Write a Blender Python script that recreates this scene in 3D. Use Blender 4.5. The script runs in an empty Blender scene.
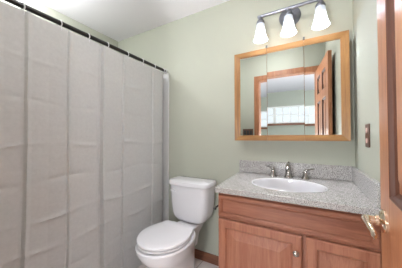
import bpy, bmesh, math, random
from mathutils import Vector, Matrix
from math import sin, cos, pi, radians

random.seed(7)
C = bpy.context.scene.collection
SC = bpy.context.scene

# ------------------------------------------------------------------ camera
D = 1.66            # back wall
XL, XR = -2.19, 0.253
YF = 0.10           # bathroom face of the doorway wall
ZC = 2.43
cam_d = bpy.data.cameras.new('camera'); cam = bpy.data.objects.new('camera', cam_d); C.objects.link(cam)
cam_d.sensor_width = 36.0
cam_d.lens = 195.0 / 402.0 * 36.0
cam_d.clip_start = 0.02
cam.location = (0, 0, 1.17)
cam.rotation_euler = (radians(90 + 1.2), 0, radians(29.6))
SC.camera = cam

# ------------------------------------------------------------------ world, exposure
w = bpy.data.worlds.new('daylight'); SC.world = w; w.use_nodes = True
bg = w.node_tree.nodes['Background']
bg.inputs['Color'].default_value = (0.86, 0.93, 1.0, 1)
bg.inputs['Strength'].default_value = 0.8
vs = SC.view_settings
vs.view_transform = 'Standard'; vs.look = 'None'; vs.gamma = 1.0; vs.exposure = 0.62
vs.use_curve_mapping = False
BATH_FILL = 25.0  # added fill lamp on the bathroom ceiling
VANITY_BULB = 5.0      # watts, each of three bulbs
SHADE_GLOW = 1.2
HALL_FILL = 25.0  # added fill lamp in the next room
SHOWER_FILL = 13.0  # added fill lamp behind the curtain
FLOOR_FILL = 36.0  # added floor lamp, point light near its open top
FLOOR_FILL_SHADE = 42.0  # glow of the added floor lamp's shade

# ------------------------------------------------------------------ materials
def mat(name, color, rough=0.5, metal=0.0, **kw):
    m = bpy.data.materials.new(name); m.use_nodes = True
    b = m.node_tree.nodes['Principled BSDF']
    b.inputs['Base Color'].default_value = (*color, 1)
    b.inputs['Roughness'].default_value = rough
    b.inputs['Metallic'].default_value = metal
    for k, v in kw.items():
        b.inputs[k.replace('_', ' ')].default_value = v
    return m

def nodes_of(m):
    nt = m.node_tree
    return nt, nt.nodes, nt.links, nt.nodes['Principled BSDF']

def add_bump(m, scale, strength, dist=0.002, mapping=None, detail=3):
    nt, N, L, b = nodes_of(m)
    tc = N.new('ShaderNodeTexCoord'); n = N.new('ShaderNodeTexNoise')
    n.inputs['Scale'].default_value = scale; n.inputs['Detail'].default_value = detail
    if mapping:
        mp = N.new('ShaderNodeMapping'); mp.inputs['Scale'].default_value = mapping
        L.new(tc.outputs['Object'], mp.inputs['Vector']); L.new(mp.outputs['Vector'], n.inputs['Vector'])
    else:
        L.new(tc.outputs['Object'], n.inputs['Vector'])
    bp = N.new('ShaderNodeBump'); bp.inputs['Strength'].default_value = strength
    bp.inputs['Distance'].default_value = dist
    L.new(n.outputs['Fac'], bp.inputs['Height']); L.new(bp.outputs['Normal'], b.inputs['Normal'])
    return m

def wood(name, light, dark, axis='Z', rough=0.35, sc=1.0, coat=0.25):
    m = mat(name, light, rough)
    nt, N, L, b = nodes_of(m)
    tc = N.new('ShaderNodeTexCoord'); mp = N.new('ShaderNodeMapping')
    s = [22 * sc, 22 * sc, 22 * sc]; s['XYZ'.index(axis)] = 1.3 * sc
    mp.inputs['Scale'].default_value = s
    L.new(tc.outputs['Object'], mp.inputs['Vector'])
    n1 = N.new('ShaderNodeTexNoise'); n1.inputs['Scale'].default_value = 1.0; n1.inputs['Detail'].default_value = 4; n1.inputs['Distortion'].default_value = 0.6
    L.new(mp.outputs['Vector'], n1.inputs['Vector'])
    n2 = N.new('ShaderNodeTexNoise'); n2.inputs['Scale'].default_value = 6.0; n2.inputs['Detail'].default_value = 3
    L.new(mp.outputs['Vector'], n2.inputs['Vector'])
    ad = N.new('ShaderNodeMath'); ad.operation = 'MULTIPLY_ADD'; ad.inputs[1].default_value = 0.4
    L.new(n2.outputs['Fac'], ad.inputs[0]); 
    sb = N.new('ShaderNodeMath'); sb.operation = 'MULTIPLY'; sb.inputs[1].default_value = 0.6
    L.new(n1.outputs['Fac'], sb.inputs[0]); L.new(sb.outputs[0], ad.inputs[2])
    r = N.new('ShaderNodeValToRGB')
    r.color_ramp.elements[0].position = 0.36; r.color_ramp.elements[0].color = (*dark, 1)
    r.color_ramp.elements[1].position = 0.60; r.color_ramp.elements[1].color = (*light, 1)
    L.new(ad.outputs[0], r.inputs['Fac']); L.new(r.outputs['Color'], b.inputs['Base Color'])
    bp = N.new('ShaderNodeBump'); bp.inputs['Strength'].default_value = 0.12; bp.inputs['Distance'].default_value = 0.001
    L.new(ad.outputs[0], bp.inputs['Height']); L.new(bp.outputs['Normal'], b.inputs['Normal'])
    b.inputs['Coat Weight'].default_value = coat; b.inputs['Coat Roughness'].default_value = 0.25
    return m

M = {}
M['wall'] = add_bump(mat('sage_paint', (0.43, 0.445, 0.375), 0.6), 220, 0.06)
M['ceiling'] = add_bump(mat('ceiling_paint', (0.90, 0.885, 0.935), 0.8), 90, 0.1)
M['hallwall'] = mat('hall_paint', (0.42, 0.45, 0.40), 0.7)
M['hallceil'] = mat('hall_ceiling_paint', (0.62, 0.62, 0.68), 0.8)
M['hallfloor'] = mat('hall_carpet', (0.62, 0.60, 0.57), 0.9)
M['white'] = mat('white_paint', (0.85, 0.86, 0.86), 0.4)
M['surround'] = mat('tub_surround_white', (0.60, 0.60, 0.60), 0.3)
M['china'] = mat('vitreous_china', (0.72, 0.72, 0.75), 0.12, Coat_Weight=0.4, Coat_Roughness=0.05)
M['plastic'] = mat('white_plastic', (0.72, 0.72, 0.75), 0.22)
M['nickel'] = mat('brushed_nickel', (0.40, 0.385, 0.37), 0.18, 1.0)
M['pewter'] = mat('pewter', (0.24, 0.25, 0.29), 0.34, 1.0)
M['brass'] = mat('pale_brass', (0.78, 0.66, 0.52), 0.16, 1.0)
M['bronze'] = mat('dark_bronze', (0.010, 0.008, 0.007), 0.30, 0.0, Coat_Weight=0.15)
M['plate'] = mat('bronze_plate', (0.14, 0.075, 0.055), 0.4, 0.5)
M['outlet'] = mat('almond_plastic', (0.62, 0.42, 0.38), 0.35)
M['dark'] = mat('dark_plastic', (0.03, 0.035, 0.035), 0.4)
M['mirror'] = mat('mirror_silver', (0.90, 0.92, 0.91), 0.0, 1.0)
M['red'] = wood('cherry_oak', (0.37, 0.152, 0.088), (0.24, 0.080, 0.042), 'Z', 0.42, 1.5, 0.1)
M['redh'] = wood('cherry_oak_horizontal', (0.32, 0.122, 0.068), (0.20, 0.064, 0.033), 'X', 0.42, 1.7, 0.1)
M['oak'] = wood('golden_oak', (0.34, 0.165, 0.048), (0.21, 0.09, 0.024), 'Z', 0.42, 1.4, 0.1)
M['oakh'] = wood('golden_oak_horizontal', (0.34, 0.165, 0.048), (0.21, 0.09, 0.024), 'X', 0.42, 1.4, 0.1)
M['door'] = wood('door_oak', (0.50, 0.215, 0.10), (0.34, 0.125, 0.052), 'Z', 0.36, 1.3, 0.15)
M['groove'] = wood('painted_shade_moulding', (0.10, 0.034, 0.017), (0.05, 0.017, 0.009), 'Z', 0.5, 1.0, 0.0)  # shade of the panel recess is put into this dark moulding colour
M['casing'] = wood('casing_oak', (0.42, 0.18, 0.08), (0.26, 0.095, 0.04), 'Z', 0.4)
M['base'] = wood('baseboard_oak', (0.24, 0.095, 0.05), (0.13, 0.045, 0.022), 'X', 0.4)
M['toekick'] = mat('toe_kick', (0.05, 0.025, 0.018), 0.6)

# granite
def granite():
    m = mat('speckled_granite', (0.45, 0.43, 0.43), 0.12, IOR=1.75)
    nt, N, L, b = nodes_of(m)
    tc = N.new('ShaderNodeTexCoord')
    v = N.new('ShaderNodeTexNoise'); v.inputs['Scale'].default_value = 240; v.inputs['Detail'].default_value = 3; v.inputs['Roughness'].default_value = 0.7
    L.new(tc.outputs['Object'], v.inputs['Vector'])
    r = N.new('ShaderNodeValToRGB'); e = r.color_ramp.elements
    e[0].position = 0.36; e[0].color = (0.11, 0.10, 0.10, 1)
    e[1].position = 0.62; e[1].color = (0.64, 0.62, 0.61, 1)
    k = e.new(0.46); k.color = (0.32, 0.31, 0.305, 1)
    k = e.new(0.52); k.color = (0.47, 0.455, 0.45, 1)
    L.new(v.outputs['Fac'], r.inputs['Fac']); L.new(r.outputs['Color'], b.inputs['Base Color'])
    return m
M['granite'] = granite()

# floor tile
def tile():
    m = mat('floor_tile', (0.5, 0.45, 0.43), 0.3)
    nt, N, L, b = nodes_of(m)
    tc = N.new('ShaderNodeTexCoord'); br = N.new('ShaderNodeTexBrick')
    br.offset = 0.0; br.inputs['Scale'].default_value = 1.0
    br.inputs['Brick Width'].default_value = 0.305; br.inputs['Row Height'].default_value = 0.305
    br.inputs['Mortar Size'].default_value = 0.004
    br.inputs['Color1'].default_value = (0.68, 0.62, 0.60, 1); br.inputs['Color2'].default_value = (0.64, 0.58, 0.56, 1)
    br.inputs['Mortar'].default_value = (0.30, 0.27, 0.25, 1)
    L.new(tc.outputs['Object'], br.inputs['Vector']); L.new(br.outputs['Color'], b.inputs['Base Color'])
    return m
M['tile'] = tile()

# curtain cloth
def cloth():
    m = mat('grey_woven_cloth', (0.56, 0.545, 0.535), 0.85)
    nt, N, L, b = nodes_of(m)
    tc = N.new('ShaderNodeTexCoord')
    n = N.new('ShaderNodeTexNoise'); n.inputs['Scale'].default_value = 55; n.inputs['Detail'].default_value = 4
    L.new(tc.outputs['Object'], n.inputs['Vector'])
    r = N.new('ShaderNodeValToRGB')
    r.color_ramp.elements[0].position = 0.3; r.color_ramp.elements[0].color = (0.505, 0.510, 0.508, 1)
    r.color_ramp.elements[1].position = 0.7; r.color_ramp.elements[1].color = (0.545, 0.550, 0.548, 1)
    L.new(n.outputs['Fac'], r.inputs['Fac']); L.new(r.outputs['Color'], b.inputs['Base Color'])
    n2 = N.new('ShaderNodeTexNoise'); n2.inputs['Scale'].default_value = 14; n2.inputs['Detail'].default_value = 4
    mp = N.new('ShaderNodeMapping'); mp.inputs['Scale'].default_value = (1, 0.7, 1.6)
    L.new(tc.outputs['Object'], mp.inputs['Vector']); L.new(mp.outputs['Vector'], n2.inputs['Vector'])
    bp = N.new('ShaderNodeBump'); bp.inputs['Strength'].default_value = 0.35; bp.inputs['Distance'].default_value = 0.006
    L.new(n2.outputs['Fac'], bp.inputs['Height']); L.new(bp.outputs['Normal'], b.inputs['Normal'])
    return m
M['cloth'] = cloth()
M['liner'] = mat('liner_vinyl', (0.74, 0.75, 0.72), 0.4)

def emis(name, color, strength, rough=0.3):
    m = mat(name, color, rough)
    b = m.node_tree.nodes['Principled BSDF']
    b.inputs['Emission Color'].default_value = (*color, 1)
    b.inputs['Emission Strength'].default_value = strength
    return m
def shade_mat():
    m = emis('frosted_glass', (1.0, 0.985, 0.97), SHADE_GLOW)
    nt, N, L, b = nodes_of(m)
    b.inputs['Base Color'].default_value = (0.56, 0.62, 0.74, 1)
    tc = N.new('ShaderNodeTexCoord'); sp = N.new('ShaderNodeSeparateXYZ'); L.new(tc.outputs['Generated'], sp.inputs[0])
    # the glass glows most round the bulb, less at its neck
    r = N.new('ShaderNodeValToRGB')
    r.color_ramp.elements[0].position = 0.0; r.color_ramp.elements[0].color = (1, 1, 1, 1)
    r.color_ramp.elements[1].position = 1.0; r.color_ramp.elements[1].color = (0.03, 0.035, 0.04, 1)
    k = r.color_ramp.elements.new(0.48); k.color = (0.85, 0.86, 0.88, 1); k = r.color_ramp.elements.new(0.70); k.color = (0.12, 0.13, 0.15, 1)
    L.new(sp.outputs['Z'], r.inputs['Fac'])
    mu = N.new('ShaderNodeMath'); mu.operation = 'MULTIPLY'; mu.inputs[1].default_value = SHADE_GLOW
    L.new(r.outputs['Color'], mu.inputs[0]); L.new(mu.outputs[0], b.inputs['Emission Strength'])
    return m
M['shade'] = shade_mat()
M['bulb'] = emis('bulb_glow', (1.0, 0.93, 0.82), 6.0)
M['floorfillglow'] = emis('floor_fill_shade_glow', (.97, .985, 1.0), FLOOR_FILL_SHADE)
M['bathfillglow'] = emis('bath_fill_glow', (.97, .985, 1.0), BATH_FILL)
M['fillglow'] = emis('fill_lamp_glow', (1.0, 0.97, 0.93), 3.0)  # shades of the added next-room and tub fill lamps

def pane_mat():
    m = bpy.data.materials.new('window_glass'); m.use_nodes = True
    N = m.node_tree.nodes; L = m.node_tree.links; N.clear()
    o = N.new('ShaderNodeOutputMaterial'); t = N.new('ShaderNodeBsdfTransparent'); g = N.new('ShaderNodeBsdfGlossy')
    g.inputs['Roughness'].default_value = 0.02
    mx = N.new('ShaderNodeMixShader'); mx.inputs[0].default_value = 0.06
    L.new(t.outputs[0], mx.inputs[1]); L.new(g.outputs[0], mx.inputs[2]); L.new(mx.outputs[0], o.inputs['Surface'])
    return m
M['pane'] = pane_mat()

# ------------------------------------------------------------------ mesh helpers
class MB:
    def __init__(s): s.bm = bmesh.new()
    def box(s, x0, x1, y0, y1, z0, z1):
        v = [s.bm.verts.new(p) for p in ((x0,y0,z0),(x1,y0,z0),(x1,y1,z0),(x0,y1,z0),(x0,y0,z1),(x1,y0,z1),(x1,y1,z1),(x0,y1,z1))]
        for f in ((0,3,2,1),(4,5,6,7),(0,1,5,4),(1,2,6,5),(2,3,7,6),(3,0,4,7)):
            s.bm.faces.new([v[i] for i in f])
        return s
    def loft(s, rings, cap0=True, cap1=True, close=True):
        R = [[s.bm.verts.new(p) for p in r] for r in rings]
        n = len(R[0])
        for a, b in zip(R, R[1:]):
            for i in range(n if close else n - 1):
                j = (i + 1) % n
                s.bm.faces.new((a[i], a[j], b[j], b[i]))
        if cap0: s.bm.faces.new(list(reversed(R[0])))
        if cap1: s.bm.faces.new(R[-1])
        return s
    def tube(s, pts, rad, n=16, caps=True):
        pts = [Vector(p) for p in pts]
        rad = rad if isinstance(rad, (list, tuple)) else [rad] * len(pts)
        rings = []
        up = None
        for i, p in enumerate(pts):
            a = pts[max(i - 1, 0)]; b = pts[min(i + 1, len(pts) - 1)]
            t = (b - a).normalized()
            if up is None:
                up = Vector((0, 0, 1)) if abs(t.z) < 0.9 else Vector((1, 0, 0))
            u = (up - t * up.dot(t)).normalized(); up = u
            v = t.cross(u)
            r = rad[i]
            ru, rv = r if isinstance(r, tuple) else (r, r)
            rings.append([p + u * (ru * cos(2*pi*k/n)) + v * (rv * sin(2*pi*k/n)) for k in range(n)])
        return s.loft(rings, caps, caps)
    def lathe(s, prof, c, n=32, axis='Z', cap0=True, cap1=True):
        rings = []
        for r, h in prof:
            ring = []
            for k in range(n):
                a = 2*pi*k/n
                if axis == 'Z': p = (c[0] + r*cos(a), c[1] + r*sin(a), c[2] + h)
                elif axis == 'Y': p = (c[0] + r*cos(a), c[1] + h, c[2] + r*sin(a))
                else: p = (c[0] + h, c[1] + r*cos(a), c[2] + r*sin(a))
                ring.append(p)
            rings.append(ring)
        return s.loft(rings, cap0, cap1)
    def panel(s, rects, f, fl=False):
        # nested rectangles (a0,a1,b0,b1,depth) mapped by f(a,b,d): a framed, raised panel front
        rings = [[f(a0,b0,d), f(a1,b0,d), f(a1,b1,d), f(a0,b1,d)] for a0,a1,b0,b1,d in rects]
        return s.loft(rings, False, True)
    def build(s, name, m, root=None, smooth=False, bevel=0.0, seg=2, local=False, sub=0):
        bm = s.bm
        bmesh.ops.recalc_face_normals(bm, faces=bm.faces)
        if root is not None and not local:
            bmesh.ops.translate(bm, vec=-Vector(root.matrix_basis.translation), verts=bm.verts)
        me = bpy.data.meshes.new(name); bm.to_mesh(me); bm.free()
        me.materials.append(m)
        o = bpy.data.objects.new(name, me); C.objects.link(o)
        if root is not None: o.parent = root
        if smooth:
            for p in me.polygons: p.use_smooth = True
        if bevel:
            b = o.modifiers.new('bevel', 'BEVEL'); b.width = bevel; b.segments = seg; b.limit_method = 'ANGLE'; b.angle_limit = radians(35)
        if sub:
            q = o.modifiers.new('sub', 'SUBSURF'); q.levels = sub; q.render_levels = sub
        if smooth or bevel:
            try:
                for p in me.polygons: p.use_smooth = True
                me.set_sharp_from_angle(angle=radians(40))
            except Exception: pass
        return o

def tag(o, label=None, cat=None, group=None, kind=None):
    if label: o['label'] = label
    if cat: o['category'] = cat
    if group: o['group'] = group
    if kind: o['kind'] = kind
    return o
def thing(name, loc, label, cat, group=None, kind=None, rz=0.0):
    o = bpy.data.objects.new(name, None); C.objects.link(o); o.empty_display_size = 0.05
    o.location = loc; o.rotation_euler = (0, 0, rz)
    return tag(o, label, cat, group, kind)
def sub(mb, name, m, part, root, **kw):
    # a sub-part: lives under a part whose own origin is the thing's origin
    o = mb.build(name, m, root, **kw); o.parent = part
    return o
def struct(mb, name, m, **kw):
    o = mb.build(name, m, **kw); o['kind'] = 'structure'
    return o

# ------------------------------------------------------------------ the room
HX0, HX1, HY = -2.6, 1.8, -3.10     # the next room
OX0, OX1, OZ = -0.675, 0.135, 2.045  # doorway
struct(MB().box(XL-.1, XR+.1, YF-.12, D+.1, -.1, 0), 'floor', M['tile'])
struct(MB().box(XL-.1, XR+.1, YF, D+.1, ZC, ZC+.1), 'ceiling', M['ceiling'])
struct(MB().box(XL-.1, XR+.1, D, D+.1, 0, ZC), 'wall_back', M['wall'])
struct(MB().box(XL-.1, XL, YF, D, 0, ZC), 'wall_left', M['wall'])
struct(MB().box(XR, XR+.1, YF, D, 0, ZC), 'wall_right', M['wall'])
mb = MB(); mb.box(HX0, OX0-.02, YF-.12, YF, 0, ZC); mb.box(OX1+.02, HX1, YF-.12, YF, 0, ZC); mb.box(OX0-.02, OX1+.02, YF-.12, YF, OZ+.02, ZC)
struct(mb, 'wall_front', M['wall'])
# door casing and jamb
mb = MB(); cw = .062
mb.box(OX0-.02, OX0, YF-.12, YF, 0, OZ+.02); mb.box(OX1, OX1+.02, YF-.12, YF, 0, OZ+.02); mb.box(OX0, OX1, YF-.12, YF, OZ, OZ+.02)
mb.box(OX0-.01-cw, OX0-.005, YF, YF+.018, 0, OZ+.01+cw); mb.box(OX1+.005, OX1+.01+cw, YF, YF+.018, 0, OZ+.01+cw)
mb.box(OX0-.005, OX1+.005, YF, YF+.018, OZ+.005, OZ+.01+cw)
struct(mb, 'trim_1', M['casing'], bevel=.003)
struct(MB().box(XL+.001, -1.338, D-.010, D-.0004, 0, 1.875), 'trim_3', M['surround'], bevel=.003)
# baseboards
struct(MB().box(-1.3375, -.497, D-.014, D, 0, .085), 'baseboard_back', M['base'], bevel=.003)
struct(MB().box(-1.36, OX0-.08, YF, YF+.014, 0, .085), 'baseboard_front', M['base'], bevel=.003)
# next room, seen in the mirror through the doorway
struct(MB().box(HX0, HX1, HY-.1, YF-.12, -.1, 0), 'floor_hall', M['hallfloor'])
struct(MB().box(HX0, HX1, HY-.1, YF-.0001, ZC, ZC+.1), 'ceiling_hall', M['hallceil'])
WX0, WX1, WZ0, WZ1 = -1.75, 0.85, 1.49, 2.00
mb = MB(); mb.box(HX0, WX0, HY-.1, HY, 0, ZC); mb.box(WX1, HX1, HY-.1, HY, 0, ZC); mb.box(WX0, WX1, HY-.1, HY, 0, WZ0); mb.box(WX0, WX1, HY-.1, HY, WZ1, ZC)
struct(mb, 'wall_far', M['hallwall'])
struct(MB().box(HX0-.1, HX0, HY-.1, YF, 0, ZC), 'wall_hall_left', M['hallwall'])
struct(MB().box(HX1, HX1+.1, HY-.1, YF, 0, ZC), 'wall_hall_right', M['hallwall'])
mb = MB(); t = .035
mb.box(WX0, WX1, HY-.06, HY-.01, WZ1-t, WZ1); mb.box(WX0, WX1, HY-.06, HY-.01, WZ0, WZ0+t)
nw = 3
for i in range(nw + 1):
    x = WX0 + (WX1-WX0)*i/nw; mb.box(max(WX0, x-t), min(WX1, x+t), HY-.06, HY-.01, WZ0+t, WZ1-t)
for i in range(nw*4):
    x = WX0 + (WX1-WX0)*i/(nw*4)
    if i % 4: mb.box(x-.011, x+.011, HY-.05, HY-.025, WZ0+t, WZ1-t)
mb.box(WX0+t, WX1-t, HY-.049, HY-.026, (WZ0+WZ1)/2-.011, (WZ0+WZ1)/2+.011)
win = struct(mb, 'window_1', M['white'])
g = MB().box(WX0+.002, WX1-.002, HY-.040, HY-.036, WZ0+.002, WZ1-.002).build('pane', M['pane'], win)
struct(MB().box(WX0-.08, WX1+.08, HY+.0005, HY+.05, WZ0-.06, WZ0), 'trim_2', M['base'], bevel=.004)

# ------------------------------------------------------------------ door leaf
HINGE = (0.139, YF+.021, 0.0)
rz = radians(-4.1)
door = thing('door_1', HINGE, 'open six panel oak bathroom door with pale brass lever handle', 'door', kind='structure', rz=rz)
DW, DT, DZ0, DZ1 = .715, .035, .012, 2.035
def fl(a, b, d): return (d, a, b)            # near face looks to -x
def fr(a, b, d): return (DT - d, a, b)
st = .115
cols = [(st, DW/2-.045), (DW/2+.045, DW-st)]
rows = [(.24, .80), (1.005, 1.60), (1.70, 1.915)]
mb = MB()
for y0, y1 in ((0, st), (DW-st, DW)): mb.box(0, DT, y0, y1, DZ0, DZ1)
for z0, z1 in ((DZ0, .24), (.80, 1.005), (1.60, 1.70), (1.915, DZ1)): mb.box(0, DT, st, DW-st, z0, z1)
for z0, z1 in rows: mb.box(0, DT, DW/2-.045, DW/2+.045, z0, z1)
leaf = mb.build('leaf', M['door'], door, bevel=.0015, local=True)
for z0, z1 in rows:
    for y0, y1 in cols:
        pm = MB()
        for f in (fl, fr):
            R = []
            for ins, d in ((.020, .0165), (.034, .0165), (.062, .006), (.066, .005)):
                R.append((y0+ins, y1-ins, z0+ins, z1-ins, d))
            pm.panel(R, f)
        po = pm.build('panel', M['door'], door, local=True)
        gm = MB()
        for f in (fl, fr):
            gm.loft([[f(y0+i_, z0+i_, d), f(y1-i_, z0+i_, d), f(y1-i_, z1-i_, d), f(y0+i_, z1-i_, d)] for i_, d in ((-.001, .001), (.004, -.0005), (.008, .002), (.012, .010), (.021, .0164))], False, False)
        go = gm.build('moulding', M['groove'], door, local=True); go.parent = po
# lever handle near face and far face
for sgn, x0 in ((-1, 0.0), (1, DT)):
    yh, zh = DW-.062, .925
    hm = MB(); hm.lathe([(.033, 0), (.033, .005), (.027, .011), (.015, .015), (.015, .022)], (0, 0, 0), 32, 'X')
    for v in hm.bm.verts: v.co = Vector((x0 + sgn*v.co.x, yh + v.co.y, zh + v.co.z))
    h = hm.build('handle', M['brass'], door, smooth=True, local=True)
    lm = MB()
    e = .046
    lm.tube([(x0+sgn*.015, yh, zh), (x0+sgn*.035, yh, zh), (x0+sgn*(e-.004), yh-.002, zh), (x0+sgn*e, yh-.010, zh), (x0+sgn*e, yh-.03, zh+.001), (x0+sgn*(e-.001), yh-.06, zh-.001),
             (x0+sgn*(e-.003), yh-.09, zh-.004), (x0+sgn*(e-.007), yh-.108, zh-.008), (x0+sgn*(e-.009), yh-.113, zh-.009)],
            [.011, .011, .012, (.014, .011), (.014, .009), (.013, .008), (.014, .008), (.012, .007), (.005, .004)], 16)
    l = lm.build('lever', M['brass'], door, smooth=True, local=True); l.parent = h
MB().box(.006, DT-.006, DW, DW+.0015, .895, .955).build('latch_plate', M['brass'], door, local=True)

# ------------------------------------------------------------------ vanity cabinet
VX0, VX1, VY0, VZ = -.497, XR-.002, 1.095, .848
van = thing('vanity_cabinet', ((VX0+VX1)/2, 1.37, 0), 'reddish oak vanity cabinet with raised panel doors under the granite countertop', 'cabinet')
mb = MB()
mb.box(VX0, VX0+.018, VY0+.020, D-.001, .0, VZ); mb.box(VX1-.018, VX1, VY0+.020, D-.001, 0, VZ)
mb.box(VX0+.018, VX1-.018, VY0+.06, D-.02, .09, .108)
mb.box(VX0+.018, VX1-.018, D-.012, D-.002, .0, VZ)
mb.build('body', M['red'], van)
mb = MB()   # face frame
fy0, fy1 = VY0+.0005, VY0+.0195
mb.box(VX0, VX0+.035, fy0, fy1, .09, VZ); mb.box(VX1-.035, VX1, fy0, fy1, .09, VZ); mb.box(VX0+.035, VX1-.035, fy0, fy1, VZ-.03, VZ)
mb.box(VX0+.035, VX1-.035, fy0, fy1, .675, .715); mb.box(VX0+.035, VX1-.035, fy0, fy1, .09, .13); mb.box(-.06, -.015, fy0, fy1, .13, .675)
mb.build('face_frame', M['red'], van, bevel=.001)
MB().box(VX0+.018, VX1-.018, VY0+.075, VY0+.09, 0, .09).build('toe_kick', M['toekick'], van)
FT = .019
def fv(a, b, d): return (a, VY0 - FT + d, b)
def raised(x0, x1, z0, z1, stile, name, m, drawer=False):
    mb = MB()
    if drawer:
        R = [(x0, x1, z0, z1, FT), (x0, x1, z0, z1, .005), (x0+.006, x1-.006, z0+.006, z1-.006, .0), (x0+.020, x1-.020, z0+.020, z1-.020, 0), (x0+.025, x1-.025, z0+.025, z1-.025, .005),
             (x0+.029, x1-.029, z0+.029, z1-.029, .005), (x0+.034, x1-.034, z0+.034, z1-.034, .0015)]
    else:
        s = stile
        R = [(x0, x1, z0, z1, FT), (x0, x1, z0, z1, .005), (x0+.006, x1-.006, z0+.006, z1-.006, 0), (x0+s, x1-s, z0+s, z1-s, 0), (x0+s+.007, x1-s-.007, z0+s+.007, z1-s-.007, .009),
             (x0+s+.014, x1-s-.014, z0+s+.014, z1-s-.014, .009), (x0+s+.056, x1-s-.056, z0+s+.056, z1-s-.056, .002), (x0+s+.060, x1-s-.060, z0+s+.060, z1-s-.060, .001)]
    mb.panel(R, fv)
    return mb.build(name, m, van)
raised(VX0+.004, VX1-.006, .703, .834, 0, 'drawer_front', M['redh'], True)
dl = raised(VX0+.004, -.046, .10, .690, .044, 'door', M['red'])
dr = raised(-.029, VX1-.006, .10, .690, .044, 'door', M['red'])
kx, kz = -.073, .610
kb = MB().lathe([(.006, 0), (.005, -.010), (.008, -.014), (.0135, -.018), (.0145, -.023), (.011, -.028), (.004, -.030)], (kx, VY0-FT, kz), 24, 'Y')
sub(kb, 'knob', M['nickel'], dl, van, smooth=True)

# ------------------------------------------------------------------ countertop with splashes
TXB = -.552
TX0, TX1, TY0, TZ0, TZ1 = -.506, XR-.0015, 1.052, .849, .880
top = thing('countertop', ((TX0+TX1)/2, 1.36, TZ0), 'grey speckled granite countertop with backsplash and side splash on the vanity', 'countertop')
SX, SY, SA, SB = -.138, 1.325, .212, .168
mb = MB(); n = 64
def rim(a):
    # point of the rectangle outline in direction a from the sink centre
    c, s = cos(a), sin(a); k = 1e9
    if c > 1e-9: k = min(k, (TX1-SX)/c)
    if c < -1e-9:
        # left edge runs slightly out of square: (TX0,TY0) to (TXB,D)
        m = (TXB-TX0)/(D-.002-TY0); k = min(k, (TX0 + m*(SY-TY0) - SX)/(c - m*s)) if (c - m*s) < 0 else k
    if s > 1e-9: k = min(k, (D-.002-SY)/s)
    if s < -1e-9: k = min(k, (TY0-SY)/s)
    return (SX+k*c, SY+k*s)
angs = sorted([2*pi*i/n for i in range(n)] + [math.atan2(y-SY, x-SX) % (2*pi) for x, y in ((TX0, TY0), (TX1, TY0), (TXB, D-.002), (TX1, D-.002))])
outer = [rim(a) for a in angs]; inner = [(SX+SA*cos(a), SY+SB*sin(a)) for a in angs]
mb.loft([[(x, y, TZ0) for x, y in outer], [(x, y, TZ1) for x, y in outer], [(x, y, TZ1) for x, y in inner], [(x, y, TZ0) for x, y in inner], [(x, y, TZ0) for x, y in outer]], False, False)
bmesh.ops.remove_doubles(mb.bm, verts=mb.bm.verts, dist=1e-6)
mb.build('slab', M['granite'], top, bevel=.003)
MB().box(TXB+.003, TX1, D-.022, D-.001, TZ1+.0005, TZ1+.100).build('backsplash', M['granite'], top, bevel=.002)
MB().box(TX1-.020, TX1, TY0+.012, D-.0225, TZ1+.0005, TZ1+.100).build('side_splash', M['granite'], top, bevel=.002)

# ------------------------------------------------------------------ sink
snk = thing('sink', (SX, SY, TZ0-.13), 'white oval basin set into the granite countertop', 'sink')
mb = MB(); n = 64; rings = []
for k, z in ((.998, TZ1+.0006), (1.018, TZ1+.0006), (1.016, TZ1+.0035), (1.0, TZ1+.0045), (.965, TZ1+.001), (.945, TZ0+.010), (.93, TZ0-.035), (.86, TZ0-.080), (.68, TZ0-.112), (.42, TZ0-.128), (.12, TZ0-.132)):
    rings.append([(SX+SA*k*cos(2*pi*i/n), SY+SB*k*sin(2*pi*i/n), z) for i in range(n)])
for k, z in ((.12, TZ0-.140), (.46, TZ0-.137), (.74, TZ0-.120), (.89, TZ0-.088), (.97, TZ0-.035), (.985, TZ0+.01), (.99, TZ1+.0006)):
    rings.append([(SX+SA*k*cos(2*pi*i/n), SY+SB*k*sin(2*pi*i/n), z) for i in range(n)])
mb.loft(rings, False, False)
mb.build('bowl', M['china'], snk, smooth=True)
MB().lathe([(.026, -.139), (.026, -.1295), (.020, -.1285), (.006, -.127)], (SX, SY, TZ0), 24).build('drain', M['nickel'], snk, smooth=True)

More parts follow.
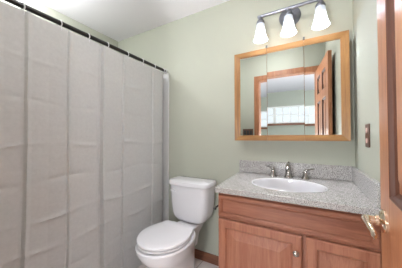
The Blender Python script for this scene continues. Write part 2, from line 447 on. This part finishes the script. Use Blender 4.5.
# ------------------------------------------------------------------ faucet
FX, FY = -.152, 1.575
fa = thing('faucet', (FX, FY, TZ1), 'brushed nickel two handle faucet behind the oval sink', 'faucet')
mb = MB()
mb.lathe([(.030, 0), (.030, .004), (.025, .010), (.022, .03), (.0175, .06), (.0155, .080), (.0145, .086)], (FX, FY, TZ1+.0005), 28)
mb.tube([(FX, FY, TZ1+.075), (FX, FY-.008, TZ1+.090), (FX, FY-.030, TZ1+.096), (FX, FY-.06, TZ1+.090), (FX, FY-.088, TZ1+.076), (FX, FY-.096, TZ1+.066)],
        [.0135, .0145, .0145, .0135, .012, .011], 20)
mb.build('spout', M['nickel'], fa, smooth=True)
mb = MB(); mb.lathe([(.004, .090), (.004, .104), (.0065, .107), (.0065, .113), (.003, .116)], (FX, FY+.006, TZ1), 16)
mb.build('lift_rod', M['nickel'], fa, smooth=True)
for hx, s in ((FX-.108, -1), (FX+.110, 1)):
    hb = MB().lathe([(.027, 0), (.027, .004), (.022, .010), (.017, .024), (.0135, .042), (.013, .050)], (hx, FY, TZ1+.0005), 28)
    h = hb.build('handle', M['nickel'], fa, smooth=True)
    lb = MB().tube([(hx-s*.008, FY, TZ1+.052), (hx, FY, TZ1+.057), (hx+s*.016, FY+.004, TZ1+.064), (hx+s*.036, FY+.010, TZ1+.069), (hx+s*.053, FY+.014, TZ1+.072), (hx+s*.058, FY+.015, TZ1+.072)],
                   [(.008, .010), (.011, .0125), (.007, .011), (.0045, .010), (.004, .009), (.002, .005)], 16)
    sub(lb, 'lever', M['nickel'], h, fa, smooth=True)

# ------------------------------------------------------------------ medicine cabinet with three mirror doors
CX0, CX1, CZ0, CZ1, CY = -.562, .2175, 1.150, 1.872, 1.56
mc = thing('medicine_cabinet', ((CX0+CX1)/2, D-.05, CZ0), 'oak framed medicine cabinet with three mirror doors above the vanity', 'cabinet')
MB().box(CX0+.006, CX1-.006, CY+.021, D-.0005, CZ0+.006, CZ1-.006).build('body', M['oakh'], mc, bevel=.002)
S1, S2 = -.3000, -.0430
FW = .046
# mirror lean of each door: y = ax*(x-xc) + az*(z-zc)
LEAN = [(0.008, -0.0015), (0.010, -0.0125), (0.030, -0.0085)]
spans = [(CX0, S1-.0013), (S1+.0013, S2-.0013), (S2+.0013, CX1)]
for i, (x0, x1) in enumerate(spans):
    l = FW if i == 0 else 0.0; r = FW if i == 2 else 0.0
    mb = MB()
    def rail(z0, z1, zi, fz):
        pass
    # frame profile: outer edge square, front slopes in towards the glass
    def board(p):      # p: quad outline of (x,z) outer->inner, extruded in y with a slope
        (a, b, c, d) = p
        mb.loft([[(a[0], CY+.020, a[1]), (b[0], CY+.020, b[1]), (c[0], CY+.020, c[1]), (d[0], CY+.020, d[1])],
                 [(a[0], CY, a[1]), (b[0], CY, b[1]), (c[0], CY+.006, c[1]), (d[0], CY+.006, d[1])]])
    xi0, xi1 = x0 + l, x1 - r
    zi0, zi1 = CZ0+FW-.004, CZ1-FW+.004
    board(((x0, CZ1), (x1, CZ1), (xi1, zi1), (xi0, zi1)))
    fr_o = mb.build('door', M['oakh'], mc)
    mb = MB()
    board(((x0, CZ0), (x1, CZ0), (xi1, zi0), (xi0, zi0)))
    sub(mb, 'bottom_rail', M['oakh'], fr_o, mc)
    if l or r:
        mb = MB()
        if l: board(((x0, CZ0), (x0, CZ1), (xi0, zi1), (xi0, zi0)))
        else: board(((x1, CZ0), (x1, CZ1), (xi1, zi1), (xi1, zi0)))
        sub(mb, 'stile', M['oak'], fr_o, mc)
    ax, az = LEAN[i]
    xc, zc = (xi0+xi1)/2, (zi0+zi1)/2
    mm = MB(); q = []
    for dy in (0.0, .003):
        q.append([(x, CY+.0125+dy+ax*(x-xc)+az*(z-zc), z) for x, z in ((xi0+.0003, zi0+.0003), (xi1-.0003, zi0+.0003), (xi1-.0003, zi1-.0003), (xi0+.0003, zi1-.0003))])
    mm.loft(q)
    sub(mm, 'mirror', M['mirror'], fr_o, mc)
for x in (S1, S2):
    mb = MB().box(x-.008, x+.008, CY+.001, CY+.018, CZ1+.0005, CZ1+.006)
    mb.tube([(x, CY+.006, CZ1+.006), (x, CY+.006, CZ1+.020)], [.006, .008], 12)
    mb.build('hinge', M['dark'], mc)

# ------------------------------------------------------------------ vanity light
LX, LZ, LY = -.140, 2.120, 1.54
vl = thing('vanity_light', (LX, D, LZ), 'pewter three lamp wall light with lit bell glass shades above the mirror', 'light')
MB().lathe([(.078, 0), (.078, -.008), (.066, -.018), (.034, -.026), (.010, -.030)], (LX, D-.0008, LZ), 40, 'Y').build('backplate', M['pewter'], vl, smooth=True)
mb = MB().tube([(LX, D-.025, LZ), (LX, LY, LZ)], .010, 16)
mb.build('stem', M['pewter'], vl, smooth=True)
xs = (LX-.200, LX, LX+.200)
MB().tube([(xs[0]-.022, LY, LZ), (xs[0]-.018, LY, LZ), (xs[2]+.018, LY, LZ), (xs[2]+.022, LY, LZ)], [.008, .012, .012, .008], 16).build('bar', M['pewter'], vl, smooth=True)
for x in xs:
    MB().lathe([(.012, -.006), (.016, -.014), (.014, -.022), (.020, -.028), (.028, -.040), (.031, -.052), (.029, -.060)], (x, LY, LZ), 28).build('socket', M['pewter'], vl, smooth=True)
    prof = [(.026, -.052), (.030, -.066), (.033, -.090), (.036, -.112), (.040, -.138), (.047, -.164), (.056, -.187)]
    inn = [(r-.003, h) for r, h in reversed(prof)]
    MB().lathe(prof + inn, (x, LY, LZ), 40, cap0=False, cap1=False).build('shade', M['shade'], vl, smooth=True)
    MB().lathe([(.010, -.060), (.011, -.070), (.018, -.082), (.020, -.075), (.016, -.103), (.006, -.109)], (x, LY, LZ), 20).build('bulb', M['bulb'], vl, smooth=True)
    ld = bpy.data.lights.new('bulb_light', 'POINT'); ld.energy = VANITY_BULB; ld.shadow_soft_size = .03; ld.color = (.97, .985, 1.0)
    lo = bpy.data.objects.new('bulb_light', ld); C.objects.link(lo); lo.location = (x, LY, LZ-.122)

# ------------------------------------------------------------------ shower curtain, rod, rings, liner
RX, RZ, RR = -1.385, 1.902, .0150
rod = thing('curtain_rod', (RX, D, RZ), 'dark bronze shower curtain rod running to the back wall', 'curtain rod')
MB().tube([(RX, YF+.001, RZ), (RX, D-.022, RZ)], RR, 20).build('tube', M['bronze'], rod, smooth=True)
for y0, y1 in ((YF+.0005, YF+.02), (D-.0215, D-.0005)):
    MB().tube([(RX, y0, RZ), (RX, y1, RZ)], .021, 24).build('end_cap', M['plastic'], rod, smooth=True)
RY = [.27, .440, .624, .802, .952, 1.142, 1.313, 1.474, 1.612]
for i, y in enumerate(RY):
    pts = []
    for k in range(15):
        a = radians(-60 + 300*k/14)
        pts.append((RX + .0185*cos(a) , y + .002*sin(k), RZ - .004 + .021*sin(a)))
    mb = MB().tube(pts, .0036, 8)
    mb.tube([(RX+.008, y, RZ-.024), (RX+.014, y, RZ-.034), (RX+.017, y, RZ-.046), (RX+.013, y, RZ-.052)], .0032, 8)
    near = ['out past the left edge of view', 'nearest the camera', 'second from the camera', 'third from the camera', 'fourth from the camera', 'fifth from the camera', 'sixth from the camera', 'seventh from the camera', 'beside the back wall'][i]
    o = mb.build('curtain_ring', M['plastic'], smooth=True)
    tag(o, 'white curtain ring on the dark rod, ' + near, 'curtain ring', 'white rings on the curtain rod')

ridges = [(.10, .0), (.27, .012), (.36, .002), (.432, .000), (.444, .002), (.455, .020), (.475, .012), (.56, .004), (.654, .003), (.664, -.002), (.672, .012), (.69, .008), (.78, .005), (.874, .004), (.886, -.016), (.902, -.014), (.912, .016), (.935, .010),
          (1.00, .006), (1.080, .003), (1.090, -.003), (1.098, .011), (1.115, .007), (1.25, .005), (1.36, .001), (1.427, .001), (1.436, -.002), (1.446, .009), (1.56, .004), (1.60, -.004)]
def fold(y):
    for (a, p), (b, q) in zip(ridges, ridges[1:]):
        if a <= y <= b:
            t = (y-a)/(b-a); pass
            return p + (q-p)*t
    return ridges[-1][1]
creases = [(.22, .8), (.36, -.6), (.52, .8), (.70, .9), (.92, -.8), (1.13, .7), (1.38, -.5), (1.62, .4)]
ny, nz = 440, 200
Y0, Y1, Z0, Z1 = .13, 1.597, .010, 1.868
cu = MB(); grid = []
for j in range(nz+1):
    row = []
    v = j/nz
    for i in range(ny+1):
        u = i/ny
        y = Y0 + (Y1-Y0)*u
        # top edge scallops a little between rings
        dtop = min(abs(y-r) for r in RY)
        zt = Z1 + .004 - .035*min(dtop, .09)
        z = Z0 + (zt-Z0)*v
        f = fold(y + .012*sin(2.1*z + y*5)*(1-v)) * (0.75 + .45*(1-v))
        x = RX + .012 + f + .004*sin(9*y + 2.3*z) * (1-v)
        for zc, s in creases:
            dz = z - zc - .012*sin(y*11 + zc*7)
            x += .012*s*math.exp(-abs(dz)/.011)*(.6 + .4*sin(y*17 + zc*23))
        row.append(cu.bm.verts.new((x, y, z)))
    grid.append(row)
for j in range(nz):
    for i in range(ny):
        cu.bm.faces.new((grid[j][i], grid[j][i+1], grid[j+1][i+1], grid[j+1][i]))
o = cu.build('shower_curtain', M['cloth'], smooth=True)
sm = o.modifiers.new('thickness', 'SOLIDIFY'); sm.thickness = .0012; sm.offset = -1
tag(o, 'light grey creased fabric shower curtain hanging from the dark rod', 'curtain')
# liner behind the curtain
li = MB(); grid = []
for j in range(41):
    row = []
    for i in range(121):
        y = .15 + (D-.025-.15)*i/120; z = .10 + (1.868-.10)*j/40
        row.append(li.bm.verts.new((RX - .052 + .010*sin(y*26) + .004*sin(3*z), y, z)))
    grid.append(row)
for j in range(40):
    for i in range(120):
        li.bm.faces.new((grid[j][i], grid[j][i+1], grid[j+1][i+1], grid[j+1][i]))
o = li.build('shower_liner', M['liner'], smooth=True)
sm = o.modifiers.new('thickness', 'SOLIDIFY'); sm.thickness = .0008
tag(o, 'white vinyl liner hanging behind the grey shower curtain', 'curtain liner')

# ------------------------------------------------------------------ toilet
TX, TYF, TB = -.966, .925, -.953
to = thing('toilet', (TX, 1.30, 0), 'white two piece toilet with closed lid between shower curtain and vanity', 'toilet')
def egg(w, yf, yb, yc, z, n=48, pf=2.0, pb=2.6):
    # outline widest at yc, pointed to the front (small y)
    r = []
    for k in range(n):
        a = 2*pi*k/n; c, s = cos(a), sin(a)
        p = pb if s > 0 else pf
        x = w*math.copysign(abs(c)**(2/p), c)
        y = yc + (yb-yc if s > 0 else yc-yf)*math.copysign(abs(s)**(2/p), s)
        r.append((TB+x, y, z))
    return r
def rrect(w, y0, y1, z, bow=.0, n=12, r=.04):
    # rounded rectangle; the front (small y) bows outwards
    pts = []
    r = min(r, w*.9, (y1-y0)/2*.9)
    for cx, cy, a0 in ((w-r, y1-r, 0), (-(w-r), y1-r, pi/2), (-(w-r), y0+r, pi), (w-r, y0+r, 3*pi/2)):
        for k in range(n+1):
            a = a0 + pi/2*k/n
            pts.append((cx + r*cos(a), cy + r*sin(a)))
    # extra points along the front edge for the bow
    out = []
    for x, y in pts:
        if y < (y0+y1)/2: y -= bow*max(0, 1-(x/w)**2)
        out.append((TX+x, y, z))
    k = len(out) - (n+1)
    xs_ = [-(w-r) + 2*(w-r)*j/12 for j in range(1, 12)]
    front = [(TX+x, y0 - bow*max(0, 1-(x/w)**2), z) for x in xs_]
    return out[:k] + front + out[k:]
mb = MB()
mb.loft([egg(.112, 1.10, 1.455, 1.32, .0005, pb=4, pf=2.6), egg(.115, 1.092, 1.46, 1.32, .012, pb=4, pf=2.6), egg(.106, 1.11, 1.45, 1.32, .040, pb=4, pf=2.6), egg(.100, 1.125, 1.44, 1.32, .10, pb=4, pf=2.5),
         egg(.102, 1.11, 1.435, 1.32, .16, pb=4, pf=2.4), egg(.116, 1.05, 1.435, 1.27, .22, pb=3.4, pf=2.2), egg(.148, .985, 1.43, 1.19, .29, pb=2.8, pf=2.1),
         egg(.176, .940, 1.42, 1.15, .345, pb=2.5, pf=2.05), egg(.190, .918, 1.41, 1.13, .390, pb=2.5, pf=2.0), egg(.191, .915, 1.405, 1.13, .412, pb=2.5, pf=2.0), egg(.184, .922, 1.40, 1.13, .420, pb=2.5, pf=2.0)])
mb.loft([rrect(.060, 1.30, 1.56, .22, 0), rrect(.070, 1.30, 1.58, .32, 0), rrect(.095, 1.30, 1.615, .385, 0), rrect(.100, 1.30, 1.62, .405, 0), rrect(.094, 1.305, 1.615, .4145, 0)])
mb.build('bowl', M['china'], to, smooth=True)
def seat_outline(ins, z, k=1.0, w=.186, yf=TYF, yc=1.135, yb=1.335, wb=.140):
    w -= ins; yf += ins; yb -= ins; wb -= ins
    half = [(w*sin(pi/2*t/14), yc-(yc-yf)*cos(pi/2*t/14)) for t in range(0, 15)]
    P = [(w, yc), (w, yc+.085), (wb+.018, yb-.075), (wb+.003, yb-.022)]
    for t in range(1, 11):
        t /= 10; c = [(1-t)**3, 3*t*(1-t)**2, 3*t*t*(1-t), t**3]
        half.append((sum(a*p[0] for a, p in zip(c, P)), sum(a*p[1] for a, p in zip(c, P))))
    half += [(wb-.002, yb-.008), (wb-.012, yb-.001), (wb*.66, yb), (wb*.33, yb), (0, yb)]
    pts = half + [(-x, y) for x, y in reversed(half[1:-1])]
    return [(TB + x*k, 1.13 + (y-1.13)*k, z) for x, y in pts]
def slab_egg(off, z0, z1, r=.006, dome=0.0):
    m_ = MB()
    R = [seat_outline(off+ins, z) for ins, z in ((r, z0), (0, z0+r*.7), (0, z1-r), (r*.4, z1-r*.35), (r*1.2, z1))]
    R += [seat_outline(off+r*1.2, z1 + dome*(1-k), k) for k in (.75, .45, .15)]
    return m_.loft(R)
slab_egg(.003, .4262, .441).build('seat', M['plastic'], to, smooth=True)
slab_egg(.000, .4475, .467, dome=.003).build('lid', M['plastic'], to, smooth=True)
for s in (-1, 1):
    mb = MB(); mb.tube([(TB+s*.07-.022, 1.350, .446), (TB+s*.07+.022, 1.350, .446)], .011, 16); mb.box(TB+s*.07-.02, TB+s*.07+.02, 1.338, 1.362, .4195, .444)
    mb.build('hinge', M['plastic'], to, bevel=.002)
mb = MB()
mb.loft([rrect(.095, 1.480, 1.620, .4155, .008), rrect(.135, 1.466, 1.628, .428, .010), rrect(.165, 1.456, 1.634, .455, .012), rrect(.181, 1.450, 1.638, .50, .014, r=.045),
         rrect(.192, 1.446, 1.640, .58, .015, r=.048), rrect(.196, 1.443, 1.642, .66, .015, r=.05), rrect(.202, 1.441, 1.643, .742, .015, r=.05)])
mb.build('tank', M['china'], to, smooth=True)
mb = MB()
mb.loft([rrect(.207, 1.433, 1.646, .7425, .016, r=.05), rrect(.212, 1.428, 1.649, .748, .016, r=.053), rrect(.212, 1.428, 1.649, .772, .016, r=.053), rrect(.209, 1.431, 1.646, .780, .016, r=.05), rrect(.204, 1.441, 1.638, .786, .014, r=.045), rrect(.12, 1.50, 1.60, .788, .01)])
mb.build('tank_lid', M['china'], to, smooth=True)
mb = MB().lathe([(.013, 0), (.013, -.006), (.008, -.012), (.008, -.020)], (TX-.150, 1.4360, .700), 20, 'Y')
hl = mb
hl.tube([(TX-.150, 1.414, .700), (TX-.135, 1.410, .699), (TX-.105, 1.409, .696), (TX-.084, 1.410, .693)], [.007, .007, .006, .004], 12)
hl.build('flush_lever', M['plastic'], to, smooth=True)

# ------------------------------------------------------------------ small wall things
ot = thing('outlet_plate', (XR, 1.297, 1.183), 'bronze wall plate with two outlets on the right wall above the side splash', 'outlet')
MB().box(XR-.006, XR-.0004, 1.297-.040, 1.297+.040, 1.183-.060, 1.183+.060).build('plate', M['plate'], ot, bevel=.003)
for dz in (-.026, .026):
    mb = MB()
    mb.loft([[(XR-dx, 1.297 + .0155*cos(2*pi*k/24), 1.183+dz + max(-.0125, min(.0125, .0165*sin(2*pi*k/24)))) for k in range(24)] for dx in (.0062, .0085)])
    mb.build('receptacle', M['outlet'], ot)
sp = thing('switch_plate', (-.85, YF, 1.25), 'dark wall plate of three switches seen in the mirror left of the doorway', 'switch')
MB().box(-.93, -.77, YF+.0004, YF+.006, 1.19, 1.31).build('plate', M['plate'], sp, bevel=.002)
for k in (-1, 0, 1):
    MB().box(-.85+k*.046-.016, -.85+k*.046+.016, YF+.0062, YF+.0095, 1.217, 1.283).build('rocker', M['dark'], sp, bevel=.001)
o = MB().box(-1.015, -.985, YF+.0004, YF+.012, 1.245, 1.285).build('wall_sensor', M['dark'], bevel=.003)
tag(o, 'tiny dark square seen in the mirror left of the switch plate', 'switch')

ph = thing('paper_holder', (VX0, 1.16, .725), 'small dark bronze holder arm on the left side of the vanity', 'paper holder')
MB().lathe([(.022, 0), (.022, -.006), (.012, -.012)], (VX0-.0005, 1.20, .722), 20, 'X').build('rosette', M['bronze'], ph, smooth=True)
MB().tube([(VX0-.010, 1.20, .722), (VX0-.040, 1.20, .722), (VX0-.046, 1.195, .722), (VX0-.046, 1.14, .724), (VX0-.040, 1.115, .727), (VX0-.026, 1.105, .732)], .0065, 12).build('arm', M['bronze'], ph, smooth=True)

# ------------------------------------------------------------------ added fill lamp in the next room, unseen
hp = (1.0, -1.3, ZC)
hlmp = thing('ceiling_fill_lamp', (hp[0], hp[1], ZC), 'added round flush ceiling fill lamp in the next room behind the camera', 'light')
MB().lathe([(.16, -.0005), (.16, -.02), (.15, -.025)], hp, 40).build('base', M['nickel'], hlmp, smooth=True)
MB().lathe([(.145, -.0255), (.14, -.05), (.11, -.075), (.05, -.09), (.01, -.092)], hp, 40).build('shade', M['fillglow'], hlmp, smooth=True)
ld = bpy.data.lights.new('ceiling_fill_light', 'POINT'); ld.energy = HALL_FILL; ld.shadow_soft_size = .12; ld.color = (.97, .985, 1.0)
lo = bpy.data.objects.new('ceiling_fill_light', ld); C.objects.link(lo); lo.location = (hp[0], hp[1], ZC-.23)

# ------------------------------------------------------------------ fill lamp added to the bathroom ceiling, out of view
bp_ = (-.42, .62, ZC)
bl = thing('ceiling_fill_lamp', bp_, 'added round flush fill lamp in the middle of the bathroom ceiling', 'light')
MB().lathe([(.16, -.0005), (.16, -.02), (.15, -.025)], bp_, 40).build('base', M['nickel'], bl, smooth=True)
MB().lathe([(.145, -.0255), (.14, -.05), (.11, -.075), (.05, -.09), (.01, -.092)], bp_, 40).build('shade', M['bathfillglow'], bl, smooth=True)

# ------------------------------------------------------------------ floor lamp added as fill light, unseen, just outside the doorway
fp = (-.40, -.55, 0)
fl_ = thing('floor_fill_lamp', fp, 'added uplight fill lamp in the next room behind the camera', 'lamp')
MB().lathe([(.14, .0), (.14, .012), (.12, .022), (.02, .030)], fp, 32).build('base', M['bronze'], fl_, smooth=True)
MB().tube([(fp[0], fp[1], .028), (fp[0], fp[1], .99)], .012, 16).build('pole', M['bronze'], fl_, smooth=True)
MB().lathe([(.13, .84), (.105, 1.095), (.102, 1.095), (.127, .84)], fp, 40, cap0=False, cap1=False).build('fill_lamp_shade', M['floorfillglow'], fl_, smooth=True)
ld = bpy.data.lights.new('floor_fill_light', 'POINT'); ld.energy = FLOOR_FILL; ld.shadow_soft_size = .04; ld.color = (.97, .985, 1.0)
lo = bpy.data.objects.new('floor_fill_light', ld); C.objects.link(lo); lo.location = (fp[0], fp[1], 1.075)

# ------------------------------------------------------------------ unseen fill lamp added over the tub, behind the curtain
sp_ = (-1.80, .55, ZC)
sl = thing('shower_fill_lamp', sp_, 'added small round fill lamp on the ceiling behind the curtain', 'light')
MB().lathe([(.10, -.0005), (.10, -.025), (.085, -.03)], sp_, 32).build('base', M['white'], sl, smooth=True)
MB().lathe([(.080, -.0305), (.075, -.05), (.05, -.062), (.01, -.066)], sp_, 32).build('shade', M['fillglow'], sl, smooth=True)
ld = bpy.data.lights.new('shower_fill_light', 'POINT'); ld.energy = SHOWER_FILL; ld.shadow_soft_size = .05; ld.color = (.97, .985, 1.0)
lo = bpy.data.objects.new('shower_fill_light', ld); C.objects.link(lo); lo.location = (sp_[0], sp_[1], ZC-.14)
